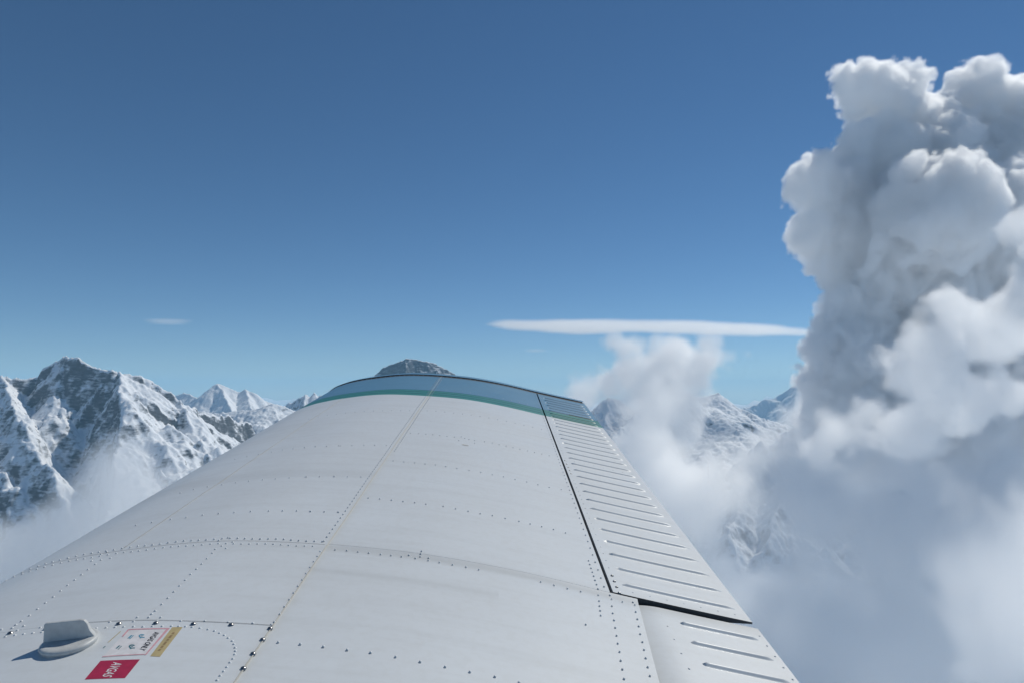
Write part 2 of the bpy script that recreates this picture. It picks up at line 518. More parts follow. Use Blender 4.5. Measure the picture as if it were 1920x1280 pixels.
# the grey mass below it
cloud('cloud_bank', 'soft grey cloud bank filling the lower right beyond the flap', 1150, 6.0, [
    (1580, 970, 120, 60, 0.9), (1510, 900, 80, 120, 0.4), (1420, 1010, 70, 100, 0.05), (1510, 1110, 130, 40, 0.9), (1420, 1200, 110, 20, 0.9), (1600, 1200, 180, 0, 1), (1700, 1010, 150, 40, 0.9),
    (1820, 1130, 160, -40, 1), (1880, 1200, 150, -60, 1), (1960, 960, 120, 60, 1), (2020, 1120, 160, 0, 1), (1480, 1320, 180, 0, 1), (1750, 1350, 200, 0, 1), (1960, 1330, 180, 0, 1),
    (1780, 890, 110, 90, 0.8), (1640, 870, 80, 100, 0.6), (1880, 880, 110, 60, 0.9), (1720, 940, 110, 60, 0.9), (1850, 940, 120, 40, 0.9), (1590, 900, 70, 80, 0.5), (1650, 1080, 110, 20, 0.8)],
    0.030, 85, CUMULUS, kids=(11, 8), noise=(50, 90, 6), seed=9, gap=(200, 2.5, 0.55))
cloud('cloud_bank', 'brighter ragged cloud puff in the bottom right corner', 850, 4.5, [
    (1890, 1060, 75, 0), (1840, 1120, 70, 0, 0.8), (1930, 1140, 100, 0), (1780, 1060, 45, 0, 0.4), (1760, 1000, 30, 0, 0.3), (1860, 1220, 90, 0, 0.9), (1700, 1100, 35, 10, 0.3)],
    0.020, 50, CUMULUS, kids=(11, 7), noise=(34, 90, 6), seed=19, gap=(130, 1.0, 0.9))

# the torn cloud in the middle
cloud('small_cloud', 'small torn white cloud floating right of the wing tip', 2300, 6.5, [
    (1168, 660, 34, 0), (1185, 700, 52, 0), (1245, 690, 56, 20), (1300, 702, 50, 30), (1328, 665, 26, 40, 0.6), (1145, 720, 46, 0, 0.9), (1108, 735, 40, 20, 0.6), (1130, 690, 30, 20, 0.5), (1180, 760, 50, 0, 0.7), (1335, 745, 34, 30, 0.6), (1225, 745, 60, 0), (1295, 755, 44, 20, 0.8),
    (1215, 800, 55, 0, 0.6), (1270, 810, 55, 0, 0.5)],
    0.024, 38, CUMULUS, kids=(12, 8), noise=(30, 80, 6), seed=21)

# the veil that hangs from it
cloud('mist', 'thin veil of mist between the trailing edge and the cloud bank', 2000, 8.0, [
    (1180, 840, 55, 0, 0.9), (1250, 860, 80, 0, 1), (1230, 940, 75, 0, 1), (1310, 920, 85, 0, 0.9), (1300, 1000, 70, 0, 0.8), (1360, 1090, 60, 0, 0.6), (1380, 850, 55, 40, 0.25), (1420, 935, 75, 60, 0.65), (1500, 890, 85, 60, 1), (1200, 790, 45, 0, 0.8), (1330, 880, 60, 0, 0.8), (1330, 1060, 60, 0, 0.8), (1400, 1080, 60, 0, 0.6), (1540, 760, 60, 60, 0.7), (1560, 830, 80, 60, 0.9),
    (1440, 1140, 100, 0, 0.8), (1270, 780, 50, 0, 0.6), (1200, 800, 55, 0, 1), (1215, 870, 60, 0, 1), (1260, 940, 65, 0, 1), (1480, 990, 80, 0, 0.45), (1400, 990, 80, 0, 0.22), (1560, 960, 90, 0, 0.9), (1540, 1060, 90, 0, 0.9)],
    0.022, 80, VEIL, kids=(7, 4), noise=(75, 150, 6), seed=33, kind='stuff', cat='mist')

# valley mist on the left
cloud('mist', 'pale mist drifting up the valley below the big massif', 4600, 17.0, [
    (60, 1060, 130, 0, 1), (180, 1010, 110, 0, 1), (250, 930, 80, 0, 0.8), (262, 855, 50, 0, 0.6), (215, 900, 60, 0, 0.6), (300, 960, 90, 0, 0.9), (120, 960, 70, 0, 0.5), (-60, 1080, 140, 0, 1), (30, 1000, 70, 0, 0.5), (380, 950, 80, 0, 0.6)],
    0.0036, 240, VEIL, kids=(5, 3), noise=(130, 360, 5), seed=41, kind='stuff', cat='mist')

# lens clouds
cloud('lens_cloud', 'long smooth white lens cloud stretched across the sky above the wing tip', 9000, 30.0, [
    (918 + 12 * q, 607.5 + 0.27 * q + 1.6 * math.sin(q * 0.16), (2.5 + 9.5 * min(1, q / 11) ** 0.7 * (1 if q < 36 else max(0.66, 1 - (q - 36) / 40))) / 0.2 * (1 + 0.07 * math.sin(q * 0.5)), 60 * math.sin(q * 0.3), 1.0, 0.20) for q in range(0, 51)],
    0.005, 200, CUMULUS, noise=(60, 600, 4), seed=51)
cloud('lens_cloud', 'small faint lens cloud floating over the left massif', 12000, 40.0, [
    (275 + 10 * q, 603, 8 + 22 * math.sin((q + 0.5) / 9 * math.pi), 0, 1.0, 0.16) for q in range(9)],
    0.0018, 150, CUMULUS, noise=(15, 500, 2), seed=52)
cloud('lens_cloud', 'tiny faint streak of cloud above the right end of the wing tip', 12000, 40.0, [
    (988 + 8 * q, 658, 6 + 14 * math.sin((q + 0.5) / 5 * math.pi), 0, 1.0, 0.16) for q in range(5)],
    0.0018, 130, CUMULUS, noise=(15, 400, 2), seed=53)
cloud('lens_cloud', 'faint scrap of cloud just left of the rock summit behind the wing', 12000, 40.0, [
    (640 + 8 * q, 722, 6 + 14 * math.sin((q + 0.5) / 5 * math.pi), 0, 1.0, 0.18) for q in range(5)],
    0.0018, 130, CUMULUS, noise=(15, 400, 2), seed=54)
#AIRCRAFT
# air between the camera and the far peaks
hz = bpy.data.materials.new('clear_mountain_air'); hz.use_nodes = True
hn = hz.node_tree; hn.nodes.clear()
hv = hn.nodes.new('ShaderNodeVolumePrincipled'); ho = hn.nodes.new('ShaderNodeOutputMaterial')
hv.inputs['Color'].default_value = (0.42, 0.76, 1.0, 1)
hv.inputs['Density'].default_value = 0.000019
hn.links.new(hv.outputs[0], ho.inputs['Volume'])
bx = [(x, y, z) for x in (-72000, 72000) for y in (-72000, 72000) for z in (-4200, 1500)]
haze = mesh_obj('haze', bx, [(0, 1, 3, 2), (4, 6, 7, 5), (0, 4, 5, 1), (2, 3, 7, 6), (0, 2, 6, 4), (1, 5, 7, 3)], hz)
tag(haze, 'thin bluish mountain air over the whole valley', 'haze', 'stuff')

# ---------------------------------------------------------------- the aeroplane
# wing coordinates: x aft along the chord (m), d outward along the span (m), drop below the eye line of the span (m)
VX, VY = -25.0 / FOC, 93.0 / FOC            # the span leans up (dihedral) and slightly forward
ROOT = np.array([-0.3, 0.45, -0.62])

aircraft = bpy.data.objects.new('light_aircraft', None)
COL.objects.link(aircraft)
aircraft.location = ROOT
tag(aircraft, 'white low wing light aircraft with green striped blue wing tip, flying among clouds', 'aircraft')


def W(x, drop, d):
    """Wing coordinates to the aircraft's own space."""
    x = np.asarray(x, float); drop = np.asarray(drop, float); d = np.asarray(d, float)
    return cam2world(x + VX * d, VY * d - drop, d + 0 * x) - ROOT


KX = np.array([-1.145, -1.13, -1.10, -1.06, -0.98, -0.88, -0.776, -0.68, -0.583, -0.47, -0.368, -0.164, 0.028, 0.243, 0.40, 0.56])
KY = np.array([0.735, 0.690, 0.655, 0.622, 0.587, 0.563, 0.547, 0.536, 0.5305, 0.5325, 0.5385, 0.5590, 0.5935, 0.643, 0.678, 0.712])
_h = np.diff(KX); _s = np.diff(KY) / _h
_m = np.concatenate([[_s[0] * 1.4], (_s[:-1] * _h[1:] + _s[1:] * _h[:-1]) / (_h[1:] + _h[:-1]), [_s[-1]]])


def top(x):
    """Drop of the wing's upper skin at chord station x."""
    x = np.asarray(x, float)
    i = np.clip(np.searchsorted(KX, x) - 1, 0, len(_h) - 1)
    t = (x - KX[i]) / _h[i]
    t2, t3 = t * t, t * t * t
    return ((2 * t3 - 3 * t2 + 1) * KY[i] + (t3 - 2 * t2 + t) * _h[i] * _m[i] + (-2 * t3 + 3 * t2) * KY[i + 1] + (t3 - t2) * _h[i] * _m[i + 1])


_xs = np.linspace(-1.14, 0.56, 3000)
_rt = _xs / top(_xs)


def on_wing(px, py, drop_add=0.0):
    """Chord and span station of a spot on the upper skin, read off the photograph."""
    r = (px - 935.0) / (py - 547.0)
    x = float(np.interp(r, _rt, _xs))
    return x, FOC * float(top(x) + drop_add) / (py - 547.0)


RIB1, TIP, TIPEND = 1.452, 4.36, 4.62
SPAR_X = float(on_wing(612, 1023)[0])
HINGE = 0.243
CREASE_D = on_wing(500, 888)[1]


def ripple(x, d):
    """Slight quilting of the skin between the frames, and the dented line over the inner rib."""
    w = 0.0006 * np.sin(d * 2 * np.pi / 0.62 + 0.7) * np.sin((x + 0.3) * 2 * np.pi / 0.55)
    w = w + 0.0005 * np.sin(d * 9.1 + x * 4.0) * np.cos(x * 7.0 - d * 2.2)
    dent = np.exp(-((d - RIB1 + 0.012) / 0.014) ** 2) * (x > SPAR_X + 0.01)
    crease = np.exp(-((d - CREASE_D) / 0.02) ** 2) * np.clip((x + 0.86) / 0.15, 0, 1) * np.clip((SPAR_X - x) / 0.15, 0, 1)
    return w + 0.0022 * dent + 0.003 * crease


# --- materials
def paint(name, stripes):
    m, nt, b = new_mat(name)
    L = nt.links.new
    tc = nt.nodes.new('ShaderNodeTexCoord')
    n1 = node(nt, 'ShaderNodeTexNoise', Scale=3.0, Detail=6.0, Roughness=0.6); L(tc.outputs['Object'], n1.inputs['Vector'])
    n2 = node(nt, 'ShaderNodeTexNoise', Scale=60.0, Detail=4.0, Roughness=0.6); L(tc.outputs['Object'], n2.inputs['Vector'])
    dirt = ramp(nt, n1.outputs['Fac'], [(0.32, (0.59, 0.615, 0.63)), (0.65, (0.65, 0.678, 0.693))])
    fine = ramp(nt, n2.outputs['Fac'], [(0.30, (0.965, 0.96, 0.95)), (0.55, (1, 1, 1))])
    mul = nt.nodes.new('ShaderNodeMix'); mul.data_type = 'RGBA'; mul.blend_type = 'MULTIPLY'; mul.inputs[0].default_value = 1.0
    L(dirt.outputs['Color'], mul.inputs[6]); L(fine.outputs['Color'], mul.inputs[7])
    col = mul.outputs[2]
    # grime: airflow streaks along the chord, a smeared line over the inner rib, brown sealant weep along the spar
    suv = nt.nodes.new('ShaderNodeUVMap'); suv.uv_map = 'UVMap'
    ss = nt.nodes.new('ShaderNodeSeparateXYZ'); L(suv.outputs[0], ss.inputs[0])
    mp = nt.nodes.new('ShaderNodeMapping'); mp.inputs['Scale'].default_value = (1.6, 22.0, 1.0); L(suv.outputs[0], mp.inputs['Vector'])
    n3 = node(nt, 'ShaderNodeTexNoise', Scale=1.0, Detail=5.0, Roughness=0.65); L(mp.outputs[0], n3.inputs['Vector'])

    def band(sock, at, width):
        q = math_node(nt, 'DIVIDE', math_node(nt, 'SUBTRACT', sock, at), width)
        return math_node(nt, 'DIVIDE', 1.0, math_node(nt, 'ADD', 1.0, math_node(nt, 'POWER', math_node(nt, 'ABSOLUTE', q), 2.5)))
    aft = math_node(nt, 'GREATER_THAN', ss.outputs['X'], SPAR_X)
    fore = math_node(nt, 'LESS_THAN', ss.outputs['X'], SPAR_X)
    k1 = math_node(nt, 'MULTIPLY', math_node(nt, 'MULTIPLY', band(ss.outputs['Y'], RIB1 - 0.005, 0.016), aft), math_node(nt, 'MULTIPLY', n1.outputs['Fac'], 0.55))
    k2 = math_node(nt, 'MULTIPLY', math_node(nt, 'MULTIPLY', band(ss.outputs['Y'], 1.325, 0.010), aft), math_node(nt, 'MULTIPLY', math_node(nt, 'GREATER_THAN', 0.0, ss.outputs['X']), 0.16))
    k3 = math_node(nt, 'MULTIPLY', math_node(nt, 'MULTIPLY', band(ss.outputs['Y'], CREASE_D, 0.035), fore), 0.17)
    k4 = math_node(nt, 'MULTIPLY', math_node(nt, 'SUBTRACT', n3.outputs['Fac'], 0.48, clamp=True), 0.5)
    kk = math_node(nt, 'ADD', math_node(nt, 'ADD', k1, k2), math_node(nt, 'ADD', k3, k4), clamp=True)
    col = mix_col(nt, kk, col, (0.30, 0.30, 0.28))
    k5 = math_node(nt, 'MULTIPLY', band(ss.outputs['X'], SPAR_X + 0.004, 0.009), math_node(nt, 'MULTIPLY', n1.outputs['Fac'], 0.28))
    col = mix_col(nt, k5, col, (0.46, 0.42, 0.33))
    if stripes:
        uv = nt.nodes.new('ShaderNodeUVMap'); uv.uv_map = 'UVMap'
        sep = nt.nodes.new('ShaderNodeSeparateXYZ'); L(uv.outputs[0], sep.inputs[0])
        d = math_node(nt, 'ADD', sep.outputs['Y'], math_node(nt, 'MULTIPLY', sep.outputs['X'], -0.02))
        t = math_node(nt, 'DIVIDE', math_node(nt, 'SUBTRACT', d, 3.3), 0.5, clamp=True)
        G, GD, B = (0.032, 0.22, 0.19), (0.009, 0.08, 0.10), (0.10, 0.24, 0.36)
        r = ramp(nt, t, [(0.0, (1, 1, 1)), (0.50, G), (0.61, GD), (0.645, G), (0.74, GD), (0.775, G), (0.86, GD), (0.89, B)])
        r.color_ramp.interpolation = 'CONSTANT'
        isw = math_node(nt, 'GREATER_THAN', t, 0.5)
        col = mix_col(nt, isw, col, r.outputs['Color'])
    L(col, b.inputs['Base Color'])
    rr = ramp(nt, n1.outputs['Fac'], [(0.3, (0.52,) * 3), (0.7, (0.40,) * 3)])
    L(rr.outputs['Color'], b.inputs['Roughness'])
    b.inputs['Coat Weight'].default_value = 0.06
    b.inputs['Coat Roughness'].default_value = 0.2
    return m


PAINT = paint('aircraft_paint', True)
WHITE = paint('white_paint', False)


def plain(name, col, rough=0.5, metal=0.0):
    m, nt, b = new_mat(name)
    tc = nt.nodes.new('ShaderNodeTexCoord')
    n = node(nt, 'ShaderNodeTexNoise', Scale=90.0, Detail=4.0); nt.links.new(tc.outputs['Object'], n.inputs['Vector'])
    r = ramp(nt, n.outputs['Fac'], [(0.3, tuple(0.82 * c for c in col)), (0.7, col)])
    nt.links.new(r.outputs['Color'], b.inputs['Base Color'])
    b.inputs['Roughness'].default_value = rough
    b.inputs['Metallic'].default_value = metal
    return m


DARK = plain('dark_joint_and_painted_shade', (0.045, 0.05, 0.055), 0.7)  # dark of wing box and joints; on the end ribs it is painted shade
SEAL = plain('yellowed_sealant', (0.60, 0.575, 0.51), 0.6)
STEEL = plain('screw_steel', (0.35, 0.34, 0.33), 0.32, 1.0)
CAP = plain('fuel_cap_paint', (0.55, 0.56, 0.55), 0.45)
RED = plain('placard_red', (0.42, 0.022, 0.065), 0.4)
INK_WHITE = plain('placard_white', (0.74, 0.72, 0.72), 0.45)
INK_PINK = plain('placard_pink', (0.68, 0.36, 0.40), 0.5)
INK_BLACK = plain('placard_black', (0.02, 0.022, 0.03), 0.5)
INK_TEAL = plain('placard_teal', (0.03, 0.16, 0.20), 0.5)
INK_BLUE = plain('placard_blue', (0.10, 0.30, 0.42), 0.5)
INK_YELLOW = plain('placard_yellow', (0.50, 0.40, 0.20), 0.55)
INK_BROWN = plain('placard_brown', (0.28, 0.19, 0.09), 0.55)

# --- wing box under the skin: nose, lower side, closing wall at the hinge
prof = [(x, float(top(x)) + 0.004) for x in np.linspace(HINGE - 0.006, -1.14, 46)]
prof += [(-1.146, 0.76), (-1.125, 0.782), (-1.05, 0.80), (-0.8, 0.812), (-0.3, 0.80), (HINGE - 0.006, 0.735)]
vs, fs = [], []
for q, d in enumerate((0.45, TIP)):
    vs += list(W([p[0] for p in prof], [p[1] for p in prof], d))
n = len(prof)
fs = [(k, (k + 1) % n, n + (k + 1) % n, n + k) for k in range(n)] + [tuple(range(n))[::-1], tuple(range(n, 2 * n))]
wing = mesh_obj('wing', vs, fs, DARK, aircraft)


def skin(name, xa, xb, da, db, nx, nd, lift=0.0, parent=wing, mat=PAINT, thick=0.003, xa2=None, xb2=None, gap=0.0008, drop=None):
    """A sheet of skin lying on the wing, with its own turned-down edges. xa2, xb2: chord limits at the outer end."""
    xa2 = xa if xa2 is None else xa2; xb2 = xb if xb2 is None else xb2
    s, t = np.meshgrid(np.linspace(0, 1, nx), np.linspace(0, 1, nd), indexing='ij')
    d = da + gap + t * (db - da - 2 * gap)
    A = xa + (xa2 - xa) * t + gap; B = xb + (xb2 - xb) * t - gap
    x = A + s * (B - A)
    f = (drop or top)
    y = f(x) + ripple(x, d) - lift
    P = W(x, y, d)
    Q = W(x, y + thick, d)
    vs = list(P.reshape(-1, 3)); uv = list(np.stack([x, d], -1).reshape(-1, 2))
    fs = []
    for a in range(nx - 1):
        for b in range(nd - 1):
            k = a * nd + b
            fs.append((k, k + 1, k + nd + 1, k + nd))
    rim = [(a, 0) for a in range(nx)] + [(nx - 1, b) for b in range(1, nd)] + [(a, nd - 1) for a in range(nx - 2, -1, -1)] + [(0, b) for b in range(nd - 2, 0, -1)]
    o0 = len(vs)
    for a, b in rim:                       # upper edge again (for a crisp fold) and lower edge
        vs.append(P[a, b]); uv.append((x[a, b], d[a, b]))
    for a, b in rim:
        vs.append(Q[a, b]); uv.append((x[a, b], d[a, b]))
    m = len(rim)
    for q in range(m):
        r2 = (q + 1) % m
        fs.append((o0 + q, o0 + r2, o0 + m + r2, o0 + m + q))
    return mesh_obj(name, vs, fs, mat, parent, smooth=True, uv=uv)


NOSE_X = float(on_wing(220, 1035)[0])
TANK = on_wing(512, 1173)[1]
TANK_AFT = float(on_wing(512, 1173)[0])
skin('skin_panel', NOSE_X, SPAR_X, RIB1, TIP, 26, 60, gap=0.0001)
skin('skin_panel', -1.144, NOSE_X, RIB1, TIP, 34, 50, lift=0.0005, gap=0.0001)
skin('skin_panel', -1.144, SPAR_X, TANK, RIB1, 70, 16, lift=0.0010)
skin('skin_panel', -1.144, SPAR_X, 0.45, TANK, 70, 24, lift=0.0014)
skin('skin_panel', SPAR_X, HINGE - 0.004, RIB1 + 0.008, TIP, 36, 110)
skin('skin_panel', SPAR_X, 0.205, 0.45, RIB1 + 0.008, 36, 44, xb2=0.2965, gap=0.0)

# sealant in the joints
def strip(name, pts, width, lift, mat, parent=wing):
    pts = np.array(pts); n = len(pts)
    tg = np.gradient(pts, axis=0); nr = np.stack([-tg[:, 1], tg[:, 0]], -1); nr /= np.linalg.norm(nr, axis=1)[:, None]
    vs = []
    for sgn in (-1, 1):
        q = pts + nr * width / 2 * sgn
        vs.append(W(q[:, 0], top(q[:, 0]) + ripple(q[:, 0], q[:, 1]) - lift, q[:, 1]))
    v = np.concatenate(vs)
    return mesh_obj(name, v, [(k, k + 1, n + k + 1, n + k) for k in range(n - 1)], mat, parent, smooth=True)


strip('joint_sealant', [(SPAR_X + 0.002, d) for d in np.linspace(0.5, TIP - 0.01, 60)], 0.0022, 0.0022, SEAL)
strip('joint_sealant', [(NOSE_X, d) for d in np.linspace(RIB1 + 0.02, 3.54, 40)], 0.0016, 0.0016, SEAL)
strip('dark_joint', [(x, RIB1) for x in np.linspace(-1.12, SPAR_X - 0.004, 60)], 0.0013, 0.0016, DARK)
strip('dark_joint', [(x, TANK) for x in np.linspace(-0.72, SPAR_X - 0.004, 40)], 0.0009, 0.0022, DARK)

# --- rivets
def dome(c, ex, ey, ez, r, h, seg=8):
    vs = []
    for rr_, hh in ((1.0, 0.0), (0.78, 0.62)):
        for k in range(seg):
            a = 2 * math.pi * k / seg
            vs.append(c + ex * r * rr_ * math.cos(a) + ey * r * rr_ * math.sin(a) + ez * h * hh)
    vs.append(c + ez * h)
    fs = []
    for k in range(seg):
        k2 = (k + 1) % seg
        fs += [(k, k2, seg + k2, seg + k), (seg + k, seg + k2, 2 * seg)]
    return vs, fs


def frame(x, d, f=top, lift=0.0):
    e = 0.004
    c = W(x, f(x) + ripple(x, d) - lift, d)
    ex = W(x + e, f(x + e), d) - W(x - e, f(x - e), d); ex /= np.linalg.norm(ex)
    ey = W(x, f(x), d + e) - W(x, f(x), d - e); ey /= np.linalg.norm(ey)
    ez = np.cross(ex, ey); ez /= np.linalg.norm(ez)
    return c, ex, ey, ez


def resample(pts, n):
    pts = np.array(pts); L = np.concatenate([[0], np.cumsum(np.linalg.norm(np.diff(pts, axis=0), axis=1))])
    t = np.linspace(0, L[-1], n)
    return np.stack([np.interp(t, L, pts[:, 0]), np.interp(t, L, pts[:, 1])], -1)


RV, RF = [], []


def rivet(x, d, r=0.0022, h=0.0020, f=top, lift=0.0012):
    c, ex, ey, ez = frame(x, d, f, lift)
    v, fc = dome(c, ex, ey, ez, r * random.uniform(0.93, 1.07), h)
    o = len(RV)
    RV.extend(v); RF.extend([tuple(q + o for q in t) for t in fc])


def px_pts(pl, sc=1.0, off=(0, 0)):
    return [on_wing(off[0] + a / sc, off[1] + b / sc) for a, b in pl]


def rivets_at(pl, sc, off, **kw):
    for x, d in px_pts(pl, sc, off): rivet(x, d, **kw)


def rivet_row(pl, sc, off, n, **kw):
    for x, d in resample(px_pts(pl, sc, off), n): rivet(x, d, **kw)


Z6, O6 = 3.692, (0, 980)
Z8, O8 = 3.84, (400, 1000)
Z7, O7 = 3.2, (900, 980)
Z3, O3 = 3.097, (560, 640)
# two rows along the rib joint
for side in (-1, 1):
    nrow = 46
    for q, x in enumerate(np.linspace(-1.13, SPAR_X - 0.02, nrow)):
        rivet(x + 0.006 * side, RIB1 + side * 0.016 + 0.002 * math.sin(q))
# stringers of the inner bay
rivets_at([(1490, 185), (1470, 212), (1433, 250), (1397, 287), (1360, 322), (1320, 358), (1283, 398), (1243, 437), (1205, 478), (1163, 522), (1120, 565), (1075, 610), (1050, 632), (1030, 655), (1113, 655), (950, 655), (1535, 163), (1515, 123), (1580, 103), (1610, 135), (1565, 180)], Z6, O6)
rivets_at([(660, 288), (610, 325), (565, 360), (518, 397), (468, 435), (420, 473), (370, 515), (315, 557), (260, 600), (205, 645), (148, 685), (110, 710), (85, 732), (635, 265), (700, 258), (765, 245), (740, 203), (700, 220)], Z6, O6)
# tank cover joint and arc
rivets_at([(10, 742), (120, 750), (165, 718), (280, 730), (437, 713), (597, 702), (760, 690), (925, 685), (1087, 682), (1253, 680), (1418, 680), (1580, 688), (1750, 695), (1900, 688)], Z6, O6, r=0.0023)
rivets_at([(1608, 818), (1620, 840), (1628, 865), (1630, 888), (1625, 912), (1612, 942), (1592, 968), (1570, 1000), (1548, 1030), (1525, 1060), (1503, 1092), (1485, 1120), (1460, 1150), (1580, 797), (1553, 778), (1520, 763), (1485, 748), (1440, 738), (1385, 728), (1330, 722), (1285, 718), (1237, 717), (1187, 715), (1123, 717), (1055, 718),
           (990, 720), (925, 720), (857, 722), (797, 725), (735, 728), (668, 733), (290, 762), (228, 768), (165, 775), (103, 783), (38, 793)], Z6, O6, r=0.0023)
# chordwise rows ahead of the spar
rivets_at([(590, 1077), (680, 1052), (765, 1033), (855, 1017), (960, 1000), (1048, 990), (1140, 977), (1230, 968), (1318, 962), (1410, 956), (1512, 953), (1590, 951), (1670, 951), (1745, 953), (1825, 955), (1902, 957)], 3.0, (0, 640))
rivets_at([(870, 900), (940, 875), (1015, 853), (1090, 833), (1168, 818), (1250, 805), (1328, 794), (1400, 785), (1478, 777), (1550, 772), (1628, 767), (1725, 762), (1800, 760), (1880, 758)], 3.0, (0, 640))
rivets_at([(1323, 662), (1390, 647), (1455, 635), (1530, 622), (1590, 610), (1650, 604), (1715, 597), (1775, 592), (1837, 590), (1915, 587)], 3.0, (0, 640))
rivets_at([(70, 985), (150, 986), (232, 989)], Z3, O3)
rivets_at([(40, 787), (122, 785), (208, 785), (285, 787), (363, 788)], Z3, O3)
rivets_at([(35, 615), (97, 608), (165, 607), (233, 605), (310, 604), (380, 602), (442, 602), (510, 604)], Z3, O3)
rivet_row([(60, 450), (160, 430), (210, 425), (300, 412), (400, 405), (510, 402), (620, 402), (700, 402), (800, 405), (860, 410), (960, 422), (1015, 428), (1085, 440), (1190, 460), (1300, 485), (1410, 510)], Z3, O3, 27)
# chordwise rows behind the spar
rivets_at([(650, 533), (697, 535), (740, 538), (780, 541), (820, 545), (862, 550), (905, 555), (945, 553), (965, 562), (990, 568), (930, 575), (1022, 575), (1022, 590), (1080, 582), (1125, 590), (1165, 600), (1205, 608), (1245, 617), (1285, 627), (1330, 636), (1370, 645), (1412, 654), (1455, 663)], Z3, O3)
rivets_at([(550, 693), (612, 699), (675, 705), (735, 711), (795, 717), (855, 726), (920, 737), (990, 748), (1058, 760), (1125, 773), (1190, 785), (1257, 800), (1325, 815), (1390, 831), (1455, 847), (1525, 860)], Z3, O3)
rivets_at([(405, 908), (472, 913), (540, 920), (607, 928), (675, 935), (740, 944), (840, 957), (912, 971), (985, 985), (1055, 999), (1125, 1010), (1200, 1026), (1280, 1043), (1345, 1058), (1412, 1074), (1480, 1090), (1550, 1110)], Z3, O3)
rivets_at([(878, 113), (962, 118), (1042, 128), (1120, 135), (1205, 145), (1280, 152), (1355, 160), (1408, 150), (1455, 172), (1490, 160), (1494, 144), (1500, 127), (1550, 170), (1548, 188), (1628, 203), (1723, 220), (1820, 238), (1912, 257)], Z8, O8)
rivets_at([(365, 353), (445, 373), (525, 393), (605, 410)], Z7, O7)
rivets_at([(468, 783), (627, 798), (793, 818), (965, 842), (1133, 862), (1313, 893), (1490, 928), (1670, 963), (1848, 998)], Z8, O8, r=0.0023)
rivets_at([(90, 923), (235, 957), (635, 612)], Z7, O7)
# along the spar: spaced near the root, close set and double further out
rivets_at([(770, 133), (750, 168), (723, 207), (697, 248), (668, 292), (640, 337), (610, 382), (578, 430), (548, 478), (513, 528), (480, 582), (440, 637), (418, 657)], Z8, O8)
for d in np.arange(RIB1 + 0.02, TIP - 0.03, 0.026):
    rivet(SPAR_X - 0.011, d, r=0.0021)
    if d > 2.3: rivet(SPAR_X + 0.013, d + 0.013, r=0.0022)
# ahead of the hinge and on the shroud over the flap
for d in np.arange(RIB1 + 0.03, TIP - 0.03, 0.045): rivet(HINGE - 0.014, d, r=0.0023)
for d in np.arange(RIB1 + 0.01, RIB1 + 0.18, 0.022): rivet(HINGE - 0.030, d, r=0.0023)
rivets_at([(780, 430), (790, 455), (792, 500), (797, 543), (805, 585), (812, 630), (820, 678), (827, 725), (838, 775), (845, 828), (855, 880), (865, 937)], Z7, O7)
rivets_at([(855, 472), (918, 470), (930, 490), (935, 533), (945, 577), (953, 620), (962, 667), (975, 715), (985, 762), (995, 813), (1007, 867), (1020, 920)], Z7, O7)
rivets_at([(710, 430), (715, 470), (718, 500), (722, 528), (725, 557)], Z7, O7)
# along the tip joint and the stripes
for x in np.arange(-0.9, 0.22, 0.03): rivet(x, TIP - 0.014, r=0.0022)
for x in np.arange(SPAR_X + 0.03, 0.22, 0.045): rivet(x, 3.79, r=0.0022)
wing_rivets = mesh_obj('rivet_rows', RV, RF, WHITE, wing, smooth=True)
wing_rivets['kind'] = 'stuff'

# big screws of the tank cover, each a piece of its own
sv, sf = dome(np.zeros(3), np.array([1., 0, 0]), np.array([0, 1., 0]), np.array([0, 0, 1.]), 0.0046, 0.0034, 10)
screw_mesh = None


def screw(x, d, parent, f=top, s=1.0, lift=0.0016):
    global screw_mesh
    c, ex, ey, ez = frame(x, d, f, lift)
    M = Matrix((( *ex,), (*ey,), (*ez,))).transposed().to_4x4()
    if screw_mesh is None:
        o = mesh_obj('screw', sv, sf, STEEL, parent, smooth=True); screw_mesh = o.data
    else:
        o = bpy.data.objects.new('screw', screw_mesh); COL.objects.link(o); o.parent = parent
    o.matrix_local = Matrix.Translation(Vector(c)) @ M @ Matrix.Scale(s, 4)
    return o


for x, d in px_pts([(70, 770), (320, 740), (575, 713), (822, 703), (1078, 697), (1338, 702), (1600, 708), (1870, 735), (1818, 812), (1752, 910), (1685, 1012)], Z6, O6):
    screw(x, d, wing)


# --- aileron
def slab(name, xa, xb, da, db, f, thick_a, mat, parent, nx=16, nd=40, nose=0.0):
    """A control surface: upper face f, nose at xa, sharp trailing edge at xb."""
    xs = np.linspace(xa, xb, nx)
    up = [(x, float(f(x))) for x in xs]
    lo = [(x, float(f(x)) + 0.004 + thick_a * (xb - x) / (xb - xa)) for x in xs[::-1]]
    ring = up + lo
    m = len(ring)
    ds = np.linspace(da, db, nd)
    vs, fs, uv = [], [], []
    for d in ds:
        vs += list(W([p[0] for p in ring], [p[1] for p in ring], d)); uv += [(p[0], d) for p in ring]
    for a in range(nd - 1):
        for k in range(m):
            k2 = (k + 1) % m
            fs.append((a * m + k, a * m + k2, (a + 1) * m + k2, (a + 1) * m + k)[::-1])
    fs += [tuple(range(m)), tuple(range((nd - 1) * m, nd * m))[::-1]]
    o = mesh_obj(name, vs, fs, mat, parent, uv=uv)
    o.data.materials.append(DARK)                     # end ribs coloured dark, standing in for the shade in the gap
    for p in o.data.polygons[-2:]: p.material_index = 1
    o.data.polygons.foreach_set('use_smooth', [True] * len(o.data.polygons))
    o.data.set_sharp_from_angle(angle=R(28))
    return o


